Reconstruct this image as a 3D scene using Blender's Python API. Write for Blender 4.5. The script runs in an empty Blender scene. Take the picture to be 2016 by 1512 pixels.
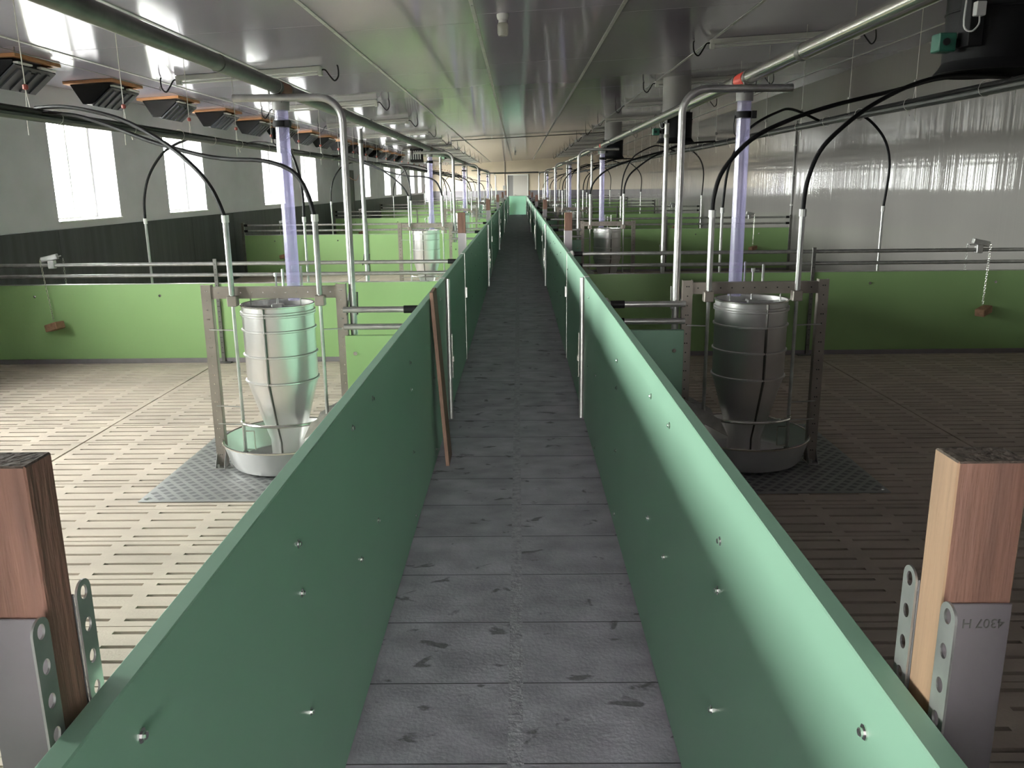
import bpy, bmesh, math, random
from mathutils import Vector, Matrix
random.seed(7)
S = bpy.context.scene
C = S.collection
R = math.radians

# ------------------------------------------------------------------ camera
FPX, W, H = 1635.0, 2016.0, 1512.0
VP, ROLL = (1020.0, 363.5), 0.011
cy_ = Vector(((VP[0] - W / 2) / FPX, (H / 2 - VP[1]) / FPX, -1)).normalized()
cx_ = Vector((1, ROLL, 0)); cx_ = (cx_ - cx_.dot(cy_) * cy_).normalized()
cz_ = cx_.cross(cy_)
cam = bpy.data.objects.new('camera', bpy.data.cameras.new('camera'))
C.objects.link(cam)
cam.matrix_world = Matrix.Translation((0, 0, 1.65)) @ Matrix((cx_, cy_, cz_)).to_4x4()
cam.data.sensor_width = 36.0
cam.data.lens = FPX / W * 36.0
cam.data.clip_start = 0.05; cam.data.clip_end = 300
S.camera = cam

# ------------------------------------------------------------------ daylight, exposure
SKY = 94.0
wd = bpy.data.worlds.new('world'); S.world = wd; wd.use_nodes = True
bg = wd.node_tree.nodes['Background']
bg.inputs[0].default_value = (1.0, 0.985, 0.95, 1); bg.inputs[1].default_value = SKY
S.view_settings.view_transform = 'Standard'; S.view_settings.look = 'None'
S.view_settings.gamma = 1; S.view_settings.use_curve_mapping = False
S.view_settings.exposure = 0.0

P = 8.06                                   # length of one pen
WIN_Y = [1.66, 4.8, 9.72, 12.87, 17.76, 20.93, 28.99, 33.9, 37.1, 42.0, 45.2, 48.6]
WIN_W, WIN_Z0, WIN_Z1 = 1.54, 1.27, 2.50
AISLE_Z0 = 0.35                             # last opening, added unseen at the cross aisle, lowered to brighten the far end
XL, XR, YB, YF = -5.3, 5.25, 52.0, -0.35
WT = 0.58                                   # thickness of the window wall
PASS = (-0.45, 0.39, -5.6, 1.95)             # unseen doorway and passage, inferred and sized to daylight the alley floor


def portal(loc, rot, sx, sy):
    li = bpy.data.lights.new('daylight_portal', 'AREA'); li.shape = 'RECTANGLE'
    li.size = sx; li.size_y = sy; li.cycles.is_portal = True
    o = bpy.data.objects.new('daylight_portal', li); C.objects.link(o)
    o.location = loc; o.rotation_euler = rot


for y in WIN_Y:
    w_ = WIN_W if y < 48 else 2.5
    portal((XL - WT - .01, y + w_ / 2, ((WIN_Z0 if y < 48 else AISLE_Z0) + WIN_Z1) / 2), (0, R(-90), 0), WIN_Z1 - (WIN_Z0 if y < 48 else AISLE_Z0), w_)
portal((-0.03, PASS[2] - .02, PASS[3] / 2), (R(90), 0, 0), 1.1, PASS[3])


# ------------------------------------------------------------------ helpers
class MB:
    def __init__(s): s.v = []; s.f = []
    def add(s, vs, fs, M=None):
        b = len(s.v)
        s.v += [tuple(M @ Vector(p)) if M else tuple(p) for p in vs]
        s.f += [tuple(b + i for i in f) for f in fs]
        return s
    def box(s, x0, x1, y0, y1, z0, z1, c=0.0, M=None):
        if x0 > x1: x0, x1 = x1, x0
        if y0 > y1: y0, y1 = y1, y0
        if c <= 0:
            v = [(x, y, z) for z in (z0, z1) for y in (y0, y1) for x in (x0, x1)]
            return s.add(v, [(0, 2, 3, 1), (4, 5, 7, 6), (0, 1, 5, 4), (2, 6, 7, 3), (0, 4, 6, 2), (1, 3, 7, 5)], M)
        bm = bmesh.new(); bmesh.ops.create_cube(bm, size=1)
        for v in bm.verts:
            v.co = Vector((x0 if v.co.x < 0 else x1, y0 if v.co.y < 0 else y1, z0 if v.co.z < 0 else z1))
        bmesh.ops.bevel(bm, geom=bm.edges[:], offset=c, segments=1, affect='EDGES', profile=0.5)
        bm.verts.index_update()
        s.add([v.co[:] for v in bm.verts], [[v.index for v in f.verts] for f in bm.faces], M); bm.free()
        return s
    def tube(s, pts, r, n=8, caps=True, M=None, closed=False):
        pts = [Vector(p) for p in pts]; m = len(pts)
        rad = r if isinstance(r, (list, tuple)) else [r] * m
        vs = []; fs = []; up = None
        for i, p in enumerate(pts):
            if closed: t = (pts[(i + 1) % m] - pts[i - 1]).normalized()
            else: t = (pts[min(i + 1, m - 1)] - pts[max(i - 1, 0)]).normalized()
            if up is None:
                up = Vector((0, 0, 1)) if abs(t.z) < 0.9 else Vector((1, 0, 0))
            a = (up - up.dot(t) * t).normalized(); b = t.cross(a); up = a
            for k in range(n):
                q = 2 * math.pi * k / n
                vs.append(p + rad[i] * (math.cos(q) * a + math.sin(q) * b))
        for i in range(m if closed else m - 1):
            j = (i + 1) % m
            for k in range(n):
                l = (k + 1) % n
                fs.append((i * n + k, i * n + l, j * n + l, j * n + k))
        if caps and not closed:
            fs.append(tuple(reversed(range(n)))); fs.append(tuple((m - 1) * n + k for k in range(n)))
        return s.add(vs, fs, M)
    def cyl(s, a, b, r, n=10, M=None): return s.tube([a, b], r, n, True, M)
    def lathe(s, prof, c=(0, 0, 0), n=24, M=None, caps=True):
        vs = [(c[0] + r * math.cos(2 * math.pi * k / n), c[1] + r * math.sin(2 * math.pi * k / n), c[2] + z) for r, z in prof for k in range(n)]
        fs = [(i * n + k, i * n + (k + 1) % n, (i + 1) * n + (k + 1) % n, (i + 1) * n + k) for i in range(len(prof) - 1) for k in range(n)]
        if caps:
            fs.append(tuple(reversed(range(n)))); fs.append(tuple((len(prof) - 1) * n + k for k in range(n)))
        return s.add(vs, fs, M)
    def quadsheet(s, pts, th):
        """thin plate of a planar polygon"""
        p = [Vector(q) for q in pts]; nrm = (p[1] - p[0]).cross(p[2] - p[0]).normalized() * th
        m = len(p)
        fs = [tuple(range(m)), tuple(reversed(range(m, 2 * m)))] + [((i + 1) % m, i, m + i, m + (i + 1) % m) for i in range(m)]
        return s.add([q for q in p] + [q - nrm for q in p], fs)
    def prism(s, poly, y0, y1):
        """polygon in XZ extruded along Y"""
        m = len(poly)
        vs = [(x, y0, z) for x, z in poly] + [(x, y1, z) for x, z in poly]
        fs = [tuple(range(m)), tuple(reversed(range(m, 2 * m)))] + [((i + 1) % m, i, m + i, m + (i + 1) % m) for i in range(m)]
        return s.add(vs, fs)
    def mesh(s, name, mat, sharp=35):
        me = bpy.data.meshes.new(name); me.from_pydata(s.v, [], s.f)
        bm = bmesh.new(); bm.from_mesh(me); bmesh.ops.recalc_face_normals(bm, faces=bm.faces[:]); bm.to_mesh(me); bm.free()
        me.materials.append(mat)
        me.polygons.foreach_set('use_smooth', [True] * len(me.polygons))
        me.set_sharp_from_angle(angle=R(sharp)); me.update()
        return me


def smooth(pts, k=6):
    pts = [Vector(p) for p in pts]; out = []
    for i in range(len(pts) - 1):
        p0, p1, p2, p3 = pts[max(i - 1, 0)], pts[i], pts[i + 1], pts[min(i + 2, len(pts) - 1)]
        for j in range(k):
            t = j / k
            out.append(0.5 * ((2 * p1) + (p2 - p0) * t + (2 * p0 - 5 * p1 + 4 * p2 - p3) * t * t + (3 * p1 - p0 - 3 * p2 + p3) * t ** 3))
    return out + [pts[-1]]


def link(name, data, parent=None, loc=(0, 0, 0)):
    o = bpy.data.objects.new(name, data); C.objects.link(o); o.location = loc
    if parent: o.parent = parent
    return o


def tag(o, label=None, cat=None, group=None, kind=None):
    if label: o['label'] = label
    if cat: o['category'] = cat
    if group: o['group'] = group
    if kind: o['kind'] = kind
    return o


def thing(name, label, cat, loc=(0, 0, 0), group=None):
    return tag(link(name, None, None, loc), label, cat, group)


def part(name, mb, mat, parent, label=None, kind=None, sharp=35):
    """mesh given in the coordinates of the thing"""
    return tag(link(name, mb.mesh(name, mat, sharp), parent), label, None, None, kind)


def solo(name, mb, mat, label, cat, loc=(0, 0, 0), group=None, sharp=35):
    return tag(link(name, mb.mesh(name, mat, sharp), None, loc), label, cat, group)


def struct(name, mb, mat, parent=None, loc=(0, 0, 0), sharp=35):
    return tag(link(name, mb.mesh(name, mat, sharp), parent, loc), kind='structure' if not parent else None)


def twin(root, loc, label=None):
    """copy of a thing with its parts and sub-parts"""
    r = root.copy(); C.objects.link(r); r.location = loc
    if label: r['label'] = label
    for ch in list(root.children):
        c = ch.copy(); C.objects.link(c); c.parent = r
        for g in list(ch.children):
            d = g.copy(); C.objects.link(d); d.parent = c
    return r


# ------------------------------------------------------------------ materials
def pbr(name, col, rough=0.5, metal=0.0, var=0.0, vscale=(3, 3, 3), bump=0.0, bscale=(30, 30, 30), rand=0.0,
        spec=0.5, rvar=0.0, col2=None, detail=4.0, coat=0.0, bdist=0.01):
    m = bpy.data.materials.new(name); m.use_nodes = True
    nt = m.node_tree; N = nt.nodes; L = nt.links; b = N['Principled BSDF']
    b.inputs['Roughness'].default_value = rough; b.inputs['Metallic'].default_value = metal
    b.inputs['Specular IOR Level'].default_value = spec
    b.inputs['Base Color'].default_value = (*col, 1)
    if coat: b.inputs['Coat Weight'].default_value = coat; b.inputs['Coat Roughness'].default_value = 0.1
    geo = N.new('ShaderNodeNewGeometry')
    def noise(sc, det):
        mp = N.new('ShaderNodeMapping'); mp.inputs['Scale'].default_value = sc
        L.new(geo.outputs['Position'], mp.inputs['Vector'])
        n = N.new('ShaderNodeTexNoise'); n.inputs['Scale'].default_value = 1; n.inputs['Detail'].default_value = det
        L.new(mp.outputs[0], n.inputs['Vector']); return n
    if var or rand:
        c2 = col2 or tuple(max(0, c * (1 - var)) for c in col)
        n = noise(vscale, detail)
        rmp = N.new('ShaderNodeMapRange'); rmp.inputs['From Min'].default_value = 0.32; rmp.inputs['From Max'].default_value = 0.68
        L.new(n.outputs['Fac'], rmp.inputs['Value'])
        mx = N.new('ShaderNodeMix'); mx.data_type = 'RGBA'
        mx.inputs['A'].default_value = (*col, 1); mx.inputs['B'].default_value = (*c2, 1)
        L.new(rmp.outputs[0], mx.inputs['Factor'])
        out = mx.outputs['Result']
        if rand:
            oi = N.new('ShaderNodeObjectInfo'); mr = N.new('ShaderNodeMapRange')
            mr.inputs['To Min'].default_value = 1 - rand; mr.inputs['To Max'].default_value = 1 + rand
            L.new(oi.outputs['Random'], mr.inputs['Value'])
            ml = N.new('ShaderNodeVectorMath'); ml.operation = 'SCALE'
            L.new(out, ml.inputs[0]); L.new(mr.outputs[0], ml.inputs['Scale']); out = ml.outputs[0]
        L.new(out, b.inputs['Base Color'])
        if rvar:
            r2 = N.new('ShaderNodeMapRange'); r2.inputs['To Min'].default_value = rough - rvar; r2.inputs['To Max'].default_value = rough + rvar
            L.new(n.outputs['Fac'], r2.inputs['Value']); L.new(r2.outputs[0], b.inputs['Roughness'])
    if bump:
        n2 = noise(bscale, 3.0); bp = N.new('ShaderNodeBump')
        bp.inputs['Strength'].default_value = bump; bp.inputs['Distance'].default_value = bdist
        L.new(n2.outputs['Fac'], bp.inputs['Height']); L.new(bp.outputs[0], b.inputs['Normal'])
    return m


M = {}
M['alley'] = pbr('alley_concrete', (0.42, 0.395, 0.455), 0.6, var=0.35, vscale=(5, 7, 5), rand=0.06, bump=0.25, bscale=(60, 60, 60))
M['slat'] = pbr('pen_concrete', (0.56, 0.475, 0.395), 0.8, var=0.22, vscale=(2.5, 5, 2.5), rand=0.05, bump=0.2, bscale=(80, 80, 80))
M['pit'] = pbr('pit_concrete', (0.06, 0.055, 0.05), 0.9)
M['ceiling'] = pbr('ceiling_sheet', (0.385, 0.345, 0.425), 0.11, var=0.05, vscale=(1, 0.5, 1), rand=0.03, bump=0.03, bscale=(8, 1.2, 8))
M['seam'] = pbr('seam_plastic', (0.5, 0.5, 0.48), 0.4)
M['wall_white'] = pbr('white_plaster', (0.65, 0.63, 0.68), 0.55, var=0.14, vscale=(1, 1.2, 2), bump=0.1, bscale=(20, 20, 20))
M['dado'] = pbr('dark_dado', (0.045, 0.05, 0.056), 0.6, var=0.5, vscale=(3, 9, 0.6), bump=0.1, bscale=(20, 40, 4))
M['wall_gloss'] = pbr('glossy_wall_sheet', (0.25, 0.237, 0.225), 0.04, var=0.06, vscale=(1, 1, 0.3), bump=0.22, bscale=(2, 12, 0.05), bdist=0.015)
M['back_wall'] = pbr('cream_plaster', (0.66, 0.55, 0.43), 0.45, var=0.12, vscale=(0.8, 0.8, 1.2))
M['back_dado'] = pbr('violet_grey_dado', (0.17, 0.155, 0.175), 0.55, var=0.2, vscale=(1, 1, 2))
M['mint'] = pbr('mint_green_plastic', (0.245, 0.43, 0.31), 0.42, var=0.05, vscale=(2, 2, 2), rand=0.04, bump=0.02, bscale=(6, 6, 40))
M['green'] = pbr('leaf_green_plastic', (0.29, 0.46, 0.19), 0.36, var=0.05, vscale=(2, 2, 2), rand=0.04)
M['pale_mint'] = pbr('pale_mint_plastic', (0.70, 0.97, 0.83), 0.35)
M['galv'] = pbr('galvanized_steel', (0.56, 0.56, 0.54), 0.36, 0.85, var=0.25, vscale=(18, 18, 18), bump=0.05, bscale=(60, 60, 60))
M['steel'] = pbr('stainless_steel', (0.80, 0.79, 0.775), 0.30, 0.85, var=0.06, vscale=(2, 2, 2))
M['weld'] = pbr('weld_seam', (0.16, 0.15, 0.14), 0.5, 0.7)
M['frame'] = pbr('brown_grey_steel', (0.36, 0.32, 0.28), 0.42, 0.55, var=0.2, vscale=(8, 8, 8))
M['dull'] = pbr('dull_steel', (0.22, 0.215, 0.20), 0.42, 0.7, var=0.25, vscale=(12, 12, 12))
M['bright'] = pbr('polished_steel', (0.72, 0.70, 0.64), 0.2, 0.95)
M['plate'] = pbr('tread_steel', (0.42, 0.42, 0.42), 0.42, 0.75, var=0.15, vscale=(6, 6, 6))
M['pad'] = pbr('tread_dim_reflection', (0.20, 0.20, 0.205), 0.5, 0.7)  # darker colour stands in for the dim reflection of the studs
M['zinc'] = pbr('violet_zinc_sheet', (0.30, 0.275, 0.29), 0.42, 0.5, var=0.15, vscale=(8, 8, 8))
M['bolt'] = pbr('bolt_steel', (0.75, 0.75, 0.72), 0.16, 1.0)
M['hole'] = pbr('hole_dark', (0.02, 0.02, 0.02), 0.8)
M['black'] = pbr('black_rubber', (0.010, 0.010, 0.011), 0.6, spec=0.25)
M['duct'] = pbr('black_duct_plastic', (0.009, 0.009, 0.010), 0.6, spec=0.2)
M['line'] = pbr('dark_grey_pipe', (0.07, 0.075, 0.07), 0.42, var=0.2, vscale=(10, 10, 10))
M['grey'] = pbr('grey_plastic', (0.30, 0.29, 0.28), 0.45)
M['white'] = pbr('white_plastic', (0.72, 0.72, 0.69), 0.4)
M['lampw'] = pbr('lamp_housing', (0.60, 0.59, 0.55), 0.4)
M['cord'] = pbr('white_cord', (0.62, 0.60, 0.55), 0.7)
M['red'] = pbr('red_plastic', (0.55, 0.05, 0.03), 0.4)
M['rust'] = pbr('rusty_collar', (0.22, 0.09, 0.05), 0.55)
M['redbead'] = pbr('dull_red_bead', (0.30, 0.06, 0.045), 0.5)
M['dkgreen'] = pbr('dark_green_box', (0.02, 0.12, 0.08), 0.4)
M['orange'] = pbr('orange_plywood', (0.48, 0.23, 0.10), 0.6, var=0.25, vscale=(4, 20, 4))
M['flap'] = pbr('grey_flap_plastic', (0.065, 0.068, 0.078), 0.4, spec=0.3)
M['copper'] = pbr('copper_cable', (0.45, 0.22, 0.12), 0.4)
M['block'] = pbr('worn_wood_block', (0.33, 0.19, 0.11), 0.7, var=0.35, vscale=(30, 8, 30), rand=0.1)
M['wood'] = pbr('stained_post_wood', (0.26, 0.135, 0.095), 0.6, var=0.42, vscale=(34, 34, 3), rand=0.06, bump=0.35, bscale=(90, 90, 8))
M['woodlit'] = pbr('lit_side_wood', (0.33, 0.205, 0.12), 0.65, var=0.25, vscale=(40, 40, 3), bump=0.2, bscale=(90, 90, 8))  # paler colour carries the light falling on the right posts' sides
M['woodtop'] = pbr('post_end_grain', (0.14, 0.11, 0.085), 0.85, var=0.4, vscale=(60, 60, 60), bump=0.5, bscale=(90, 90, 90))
M['plank'] = pbr('brown_plank', (0.20, 0.115, 0.075), 0.65, var=0.3, vscale=(40, 40, 4))
M['door'] = pbr('grey_door', (0.50, 0.46, 0.43), 0.5)
M['doordark'] = pbr('dark_door_panel', (0.20, 0.19, 0.19), 0.5)
M['blackdoor'] = pbr('black_door', (0.018, 0.018, 0.02), 0.5)
M['ground'] = pbr('yard_gravel', (0.38, 0.37, 0.33), 0.9, var=0.3, vscale=(2, 2, 2))

# two-tone alley concrete: dark stains and a paler mortar strip along the middle
def stain(m, thr=0.63, sc=(7, 11, 7)):
    nt = m.node_tree; N = nt.nodes; L = nt.links; b = N['Principled BSDF']
    src = b.inputs['Base Color'].links[0].from_socket
    geo = N.new('ShaderNodeNewGeometry')
    def nz(scale, det, dist=0.0):
        mp = N.new('ShaderNodeMapping'); mp.inputs['Scale'].default_value = scale
        L.new(geo.outputs['Position'], mp.inputs['Vector'])
        n = N.new('ShaderNodeTexNoise'); n.inputs['Scale'].default_value = 1; n.inputs['Detail'].default_value = det
        n.inputs['Distortion'].default_value = dist
        L.new(mp.outputs[0], n.inputs['Vector']); return n
    a = nz(sc, 5, 0.6); r = N.new('ShaderNodeMapRange'); r.inputs['From Min'].default_value = thr; r.inputs['From Max'].default_value = thr + 0.05
    L.new(a.outputs['Fac'], r.inputs['Value'])
    mx = N.new('ShaderNodeMix'); mx.data_type = 'RGBA'; mx.inputs['B'].default_value = (0.07, 0.065, 0.065, 1)
    ml = N.new('ShaderNodeMath'); ml.operation = 'MULTIPLY'; ml.inputs[1].default_value = 0.75
    L.new(r.outputs[0], ml.inputs[0]); L.new(ml.outputs[0], mx.inputs['Factor']); L.new(src, mx.inputs['A'])
    L.new(mx.outputs['Result'], b.inputs['Base Color'])
stain(M['alley'])
stain(M['slat'], 0.72, (3, 4, 3))


def translucent(m, f):
    nt = m.node_tree; N = nt.nodes; L = nt.links; out = N['Material Output']; b = N['Principled BSDF']
    t = N.new('ShaderNodeBsdfTranslucent'); t.inputs[0].default_value = b.inputs['Base Color'].default_value
    mx = N.new('ShaderNodeMixShader'); mx.inputs[0].default_value = f
    L.new(b.outputs[0], mx.inputs[1]); L.new(t.outputs[0], mx.inputs[2]); L.new(mx.outputs[0], out.inputs['Surface'])
translucent(M['pale_mint'], 0.85)


def glassy(name, tint, gloss=0.12, rough=0.05, diff=0.0, dcol=(1, 1, 1)):
    m = bpy.data.materials.new(name); m.use_nodes = True; nt = m.node_tree; N = nt.nodes; L = nt.links
    N.remove(N['Principled BSDF']); out = N['Material Output']
    tr = N.new('ShaderNodeBsdfTransparent'); tr.inputs[0].default_value = (*tint, 1)
    gl = N.new('ShaderNodeBsdfGlossy'); gl.inputs['Roughness'].default_value = rough
    mx = N.new('ShaderNodeMixShader')
    lw = N.new('ShaderNodeLayerWeight'); lw.inputs[0].default_value = 0.5
    pw = N.new('ShaderNodeMath'); pw.operation = 'POWER'; pw.inputs[1].default_value = 4.0; L.new(lw.outputs['Facing'], pw.inputs[0])
    fr = N.new('ShaderNodeMapRange'); fr.inputs['To Min'].default_value = gloss * .3; fr.inputs['To Max'].default_value = gloss * .3 + .7
    L.new(pw.outputs[0], fr.inputs['Value'])
    L.new(fr.outputs[0], mx.inputs[0]); L.new(tr.outputs[0], mx.inputs[1]); L.new(gl.outputs[0], mx.inputs[2])
    res = mx.outputs[0]
    if diff:
        d = N.new('ShaderNodeBsdfTranslucent'); d.inputs[0].default_value = (*dcol, 1)
        d2 = N.new('ShaderNodeBsdfDiffuse'); d2.inputs[0].default_value = (*dcol, 1)
        ad = N.new('ShaderNodeMixShader'); L.new(d.outputs[0], ad.inputs[1]); L.new(d2.outputs[0], ad.inputs[2])
        m2 = N.new('ShaderNodeMixShader'); m2.inputs[0].default_value = diff
        L.new(res, m2.inputs[1]); L.new(ad.outputs[0], m2.inputs[2]); res = m2.outputs[0]
    L.new(res, out.inputs['Surface'])
    return m
M['pane'] = glassy('window_glass', (0.94, 0.97, 0.96), 0.08, 0.02)
M['cleartube'] = glassy('clear_plastic_tube', (0.88, 0.87, 0.95), 0.25, 0.22, 0.2, (0.78, 0.75, 0.95))
M['bulbglass'] = glassy('lamp_glass', (0.9, 0.9, 0.86), 0.3, 0.1, 0.3, (0.9, 0.88, 0.8))

ORD = ['nearest', 'second', 'third', 'fourth', 'fifth', 'sixth', 'seventh', 'eighth', 'ninth', 'tenth', 'eleventh', 'twelfth',
       'thirteenth', 'fourteenth', 'fifteenth', 'sixteenth', 'seventeenth', 'eighteenth', 'nineteenth', 'twentieth',
       'twenty-first', 'twenty-second', 'twenty-third', 'twenty-fourth', 'twenty-fifth', 'twenty-sixth', 'twenty-seventh',
       'twenty-eighth', 'twenty-ninth', 'thirtieth', 'thirty-first', 'thirty-second', 'thirty-third', 'thirty-fourth']
SIDE = {-1: 'left', 1: 'right'}
XC = -0.03                                  # middle of the alley
FACE = {-1: -0.515, 1: 0.457}               # inner faces of the alley panels
TH, TOP = 0.035, 1.02
DZ = {-1: 0.0, 1: 0.04}                     # the right half sits a touch higher
PY = {-1: 7.9, 1: 8.02}                     # first pen partition
zc = lambda x: 3.08 + 0.053 * x             # underside of the sloping ceiling
def ox(s, o): return XC + s * o

# ------------------------------------------------------------------ the setting
# alley floor of narrow concrete slabs, two across
fl = struct('floor', MB().box(-0.56, 0.50, YF, YB, -0.20, -0.05), M['pit'])
slab = MB().box(0.001, 0.485, 0.002, 0.403, -0.05, 0).mesh('concrete_slab', M['alley'])
slab_r = MB().box(0.001, 0.485, 0.002, 0.403, -0.05, 0).mesh('concrete_slab', M['alley'])
mort = MB().box(-0.046, 0.001, YF, 48.2, -0.05, 0.0006).mesh('mortar_strip', pbr('mortar', (0.43, 0.405, 0.455), 0.85, var=0.35, vscale=(30, 30, 30), bump=0.5, bscale=(70, 70, 70)))
y = 2.106 - 6 * 0.405
while y < 48:
    a = link('concrete_slab', slab, fl, (-0.53, y, random.uniform(-.0004, 0)))
    b = link('concrete_slab', slab_r, fl, (0.0, y, random.uniform(-.0004, 0)))
    y += 0.405
link('mortar_strip', mort, fl)
jd = MB(); y = 2.106 - 6 * 0.405
while y < 48:
    jd.box(-0.53, -0.047, y - .0022, y + .0022, -0.03, 0.0003); jd.box(0.002, 0.486, y - .0022, y + .0022, -0.03, 0.0003); y += 0.405
tag(struct('joint_dirt', jd, pbr('joint_dirt', (0.05, 0.047, 0.05), 0.95), fl), kind='stuff')

# pen floors of slotted concrete slabs
def slotted():
    cols, rows, L, Wd = 7, 4, 2.34, 0.40
    pitch = (L - 0.05) / cols
    xs = [0.004]; ys = [0.004]
    for c in range(cols):
        x0 = 0.025 + c * pitch + 0.03; xs += [x0, x0 + pitch - 0.06]
    xs.append(L - 0.004)
    for r in range(rows):
        y0 = 0.041 + r * 0.1; ys += [y0, y0 + 0.021]
    ys.append(Wd - 0.004)
    mb = MB(); nx, ny = len(xs), len(ys)
    vs = [(x, yy, 0) for yy in ys for x in xs]; fs = []
    for j in range(ny - 1):
        for i in range(nx - 1):
            if i % 2 == 1 and j % 2 == 1: continue
            fs.append((j * nx + i, j * nx + i + 1, (j + 1) * nx + i + 1, (j + 1) * nx + i))
    k = len(vs)
    for j in range(1, ny - 1, 2):
        for i in range(1, nx - 1, 2):
            q = [j * nx + i, j * nx + i + 1, (j + 1) * nx + i + 1, (j + 1) * nx + i]
            b0 = len(vs)
            vs += [(vs[t][0], vs[t][1], -0.085) for t in q]
            fs += [(q[e], q[(e + 1) % 4], b0 + (e + 1) % 4, b0 + e) for e in range(4)]
            fs.append((b0, b0 + 1, b0 + 2, b0 + 3))
    rim = [0, nx - 1, ny * nx - 1, (ny - 1) * nx]
    b0 = len(vs); vs += [(vs[t][0], vs[t][1], -0.09) for t in rim]
    fs += [(rim[e], rim[(e + 1) % 4], b0 + (e + 1) % 4, b0 + e) for e in range(4)]
    mb.add(vs, fs)
    me = bpy.data.meshes.new('slotted_slab'); me.from_pydata(mb.v, [], mb.f)
    bm = bmesh.new(); bm.from_mesh(me); bmesh.ops.recalc_face_normals(bm, faces=bm.faces[:])
    up = [f for f in bm.faces if abs(f.normal.z) > .9 and f.calc_center_median().z > -0.01]
    if up and up[0].normal.z < 0: bmesh.ops.reverse_faces(bm, faces=bm.faces[:])
    bm.to_mesh(me); bm.free(); me.materials.append(M['slat']); return me
sl = slotted()
for s in (-1, 1):
    xa, xb = sorted((ox(s, 0.52), ox(s, 5.3)))
    pf = struct('floor', MB().box(xa, xb, YF, YB, -0.3, -0.12), M['pit'])
    y = 2.106 - 6 * 0.4
    while y < 48.2:
        for q in range(2):
            x0 = ox(s, 0.56 + q * 2.345) if s > 0 else ox(s, 0.56 + q * 2.345 + 2.34)
            link('slotted_slab', sl, pf, (x0, y, random.uniform(-.003, 0)))
        y += 0.4

# ceiling sheets with cover strips
ce = struct('ceiling', MB().add([(-5.8, YF, zc(-5.8) + .06), (6.1, YF, zc(6.1) + .06), (6.1, YB + .3, zc(6.1) + .06), (-5.8, YB + .3, zc(-5.8) + .06),
                               (-5.8, YF, zc(-5.8) + .2), (6.1, YF, zc(6.1) + .2), (6.1, YB + .3, zc(6.1) + .2), (-5.8, YB + .3, zc(-5.8) + .2)],
                              [(3, 2, 1, 0), (4, 5, 6, 7), (0, 1, 5, 4), (1, 2, 6, 5), (2, 3, 7, 6), (3, 0, 4, 7)]), M['pit'])
SW, SLN = 1.265, 3.05
rot = Matrix.Rotation(-math.atan(0.053), 4, 'Y')
sheet = MB().box(0.002, SW - 0.002, 0.003, SLN - 0.003, 0, 0.04, 0.004, rot).mesh('ceiling_sheet', M['ceiling'])
for k in range(-4, 5):
    x = -0.36 + SW * k
    y = 7.6 - 3 * SLN + (0.35 if k % 2 else 0)
    while y < YB + .2:
        link('ceiling_sheet', sheet, ce, (x, y, zc(x)))
        y += SLN
    if k > -4:
        mb = MB().box(-0.017, 0.017, YF, YB, -0.006, 0.001)
        yy = YF + .2
        while yy < YB:
            mb.lathe([(0.007, 0), (0.006, -0.004)], (0, yy, -0.006), 6); yy += 0.35
        st = mb.mesh('seam_strip', M['seam'])
        link('seam_strip', st, ce, (x, 0, zc(x)))

# left wall with window openings
mb = MB(); x0, x1 = XL - WT, XL
mb.box(x0, x1, YF - .3, 48.6, -0.3, WIN_Z0); mb.box(x0, x1, 51.1, YB + .3, -0.3, WIN_Z0); mb.box(x0, x1, 48.6, 51.1, -0.3, AISLE_Z0); mb.box(x0, x1, YF - .3, YB + .3, WIN_Z1, 3.1)
ed = [YF - .3] + [v for w in WIN_Y for v in (w, w + (WIN_W if w < 48 else 2.5))] + [YB + .3]
for i in range(0, len(ed), 2): mb.box(x0, x1, ed[i], ed[i + 1], WIN_Z0, WIN_Z1)
wl = struct('wall_left', mb, M['wall_white'])
y = YF
while y < 46.5:
    me = MB().box(XL, XL + 0.015, y + .002, min(y + 2.0, YB) - .002, 0, 1.20, 0.002)
    struct('dado_panel', me, M['dado'], wl); y += 2.0
# windows
for i, w in enumerate(WIN_Y):
    xo = XL - 0.36; f = MB(); a, b = w + .004, w + (WIN_W if w < 48 else 2.5) - .004; z0, z1 = (WIN_Z0 if w < 48 else AISLE_Z0) + .004, WIN_Z1 - .004
    f.box(xo, xo + .05, a, a + .035, z0, z1); f.box(xo, xo + .05, b - .035, b, z0, z1)
    f.box(xo, xo + .05, a + .035, b - .035, z0, z0 + .04); f.box(xo, xo + .05, a + .035, b - .035, z1 - .035, z1)
    m_ = a + (b - a) * 0.64; f.box(xo + .005, xo + .04, m_ - .018, m_ + .018, z0 + .04, z1 - .035)
    o = struct('window_%d' % (i + 1), f, M['white'])
    part('window_pane', MB().box(xo + .02, xo + .026, a + .03, m_ - .014, z0 + .035, z1 - .03), M['pane'], o)
    part('window_pane', MB().box(xo + .02, xo + .026, m_ + .014, b - .03, z0 + .035, z1 - .03), M['pane'], o)
    part('window_sill', MB().box(xo + .06, XL + .03, a, b, z0 - .003, z0 + .02, 0.004), M['white'], o)
# right wall of glossy sheets
struct('wall_right', MB().box(XR, XR + .3, YF - .3, YB + .3, -0.3, 3.45), M['wall_gloss'])
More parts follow.
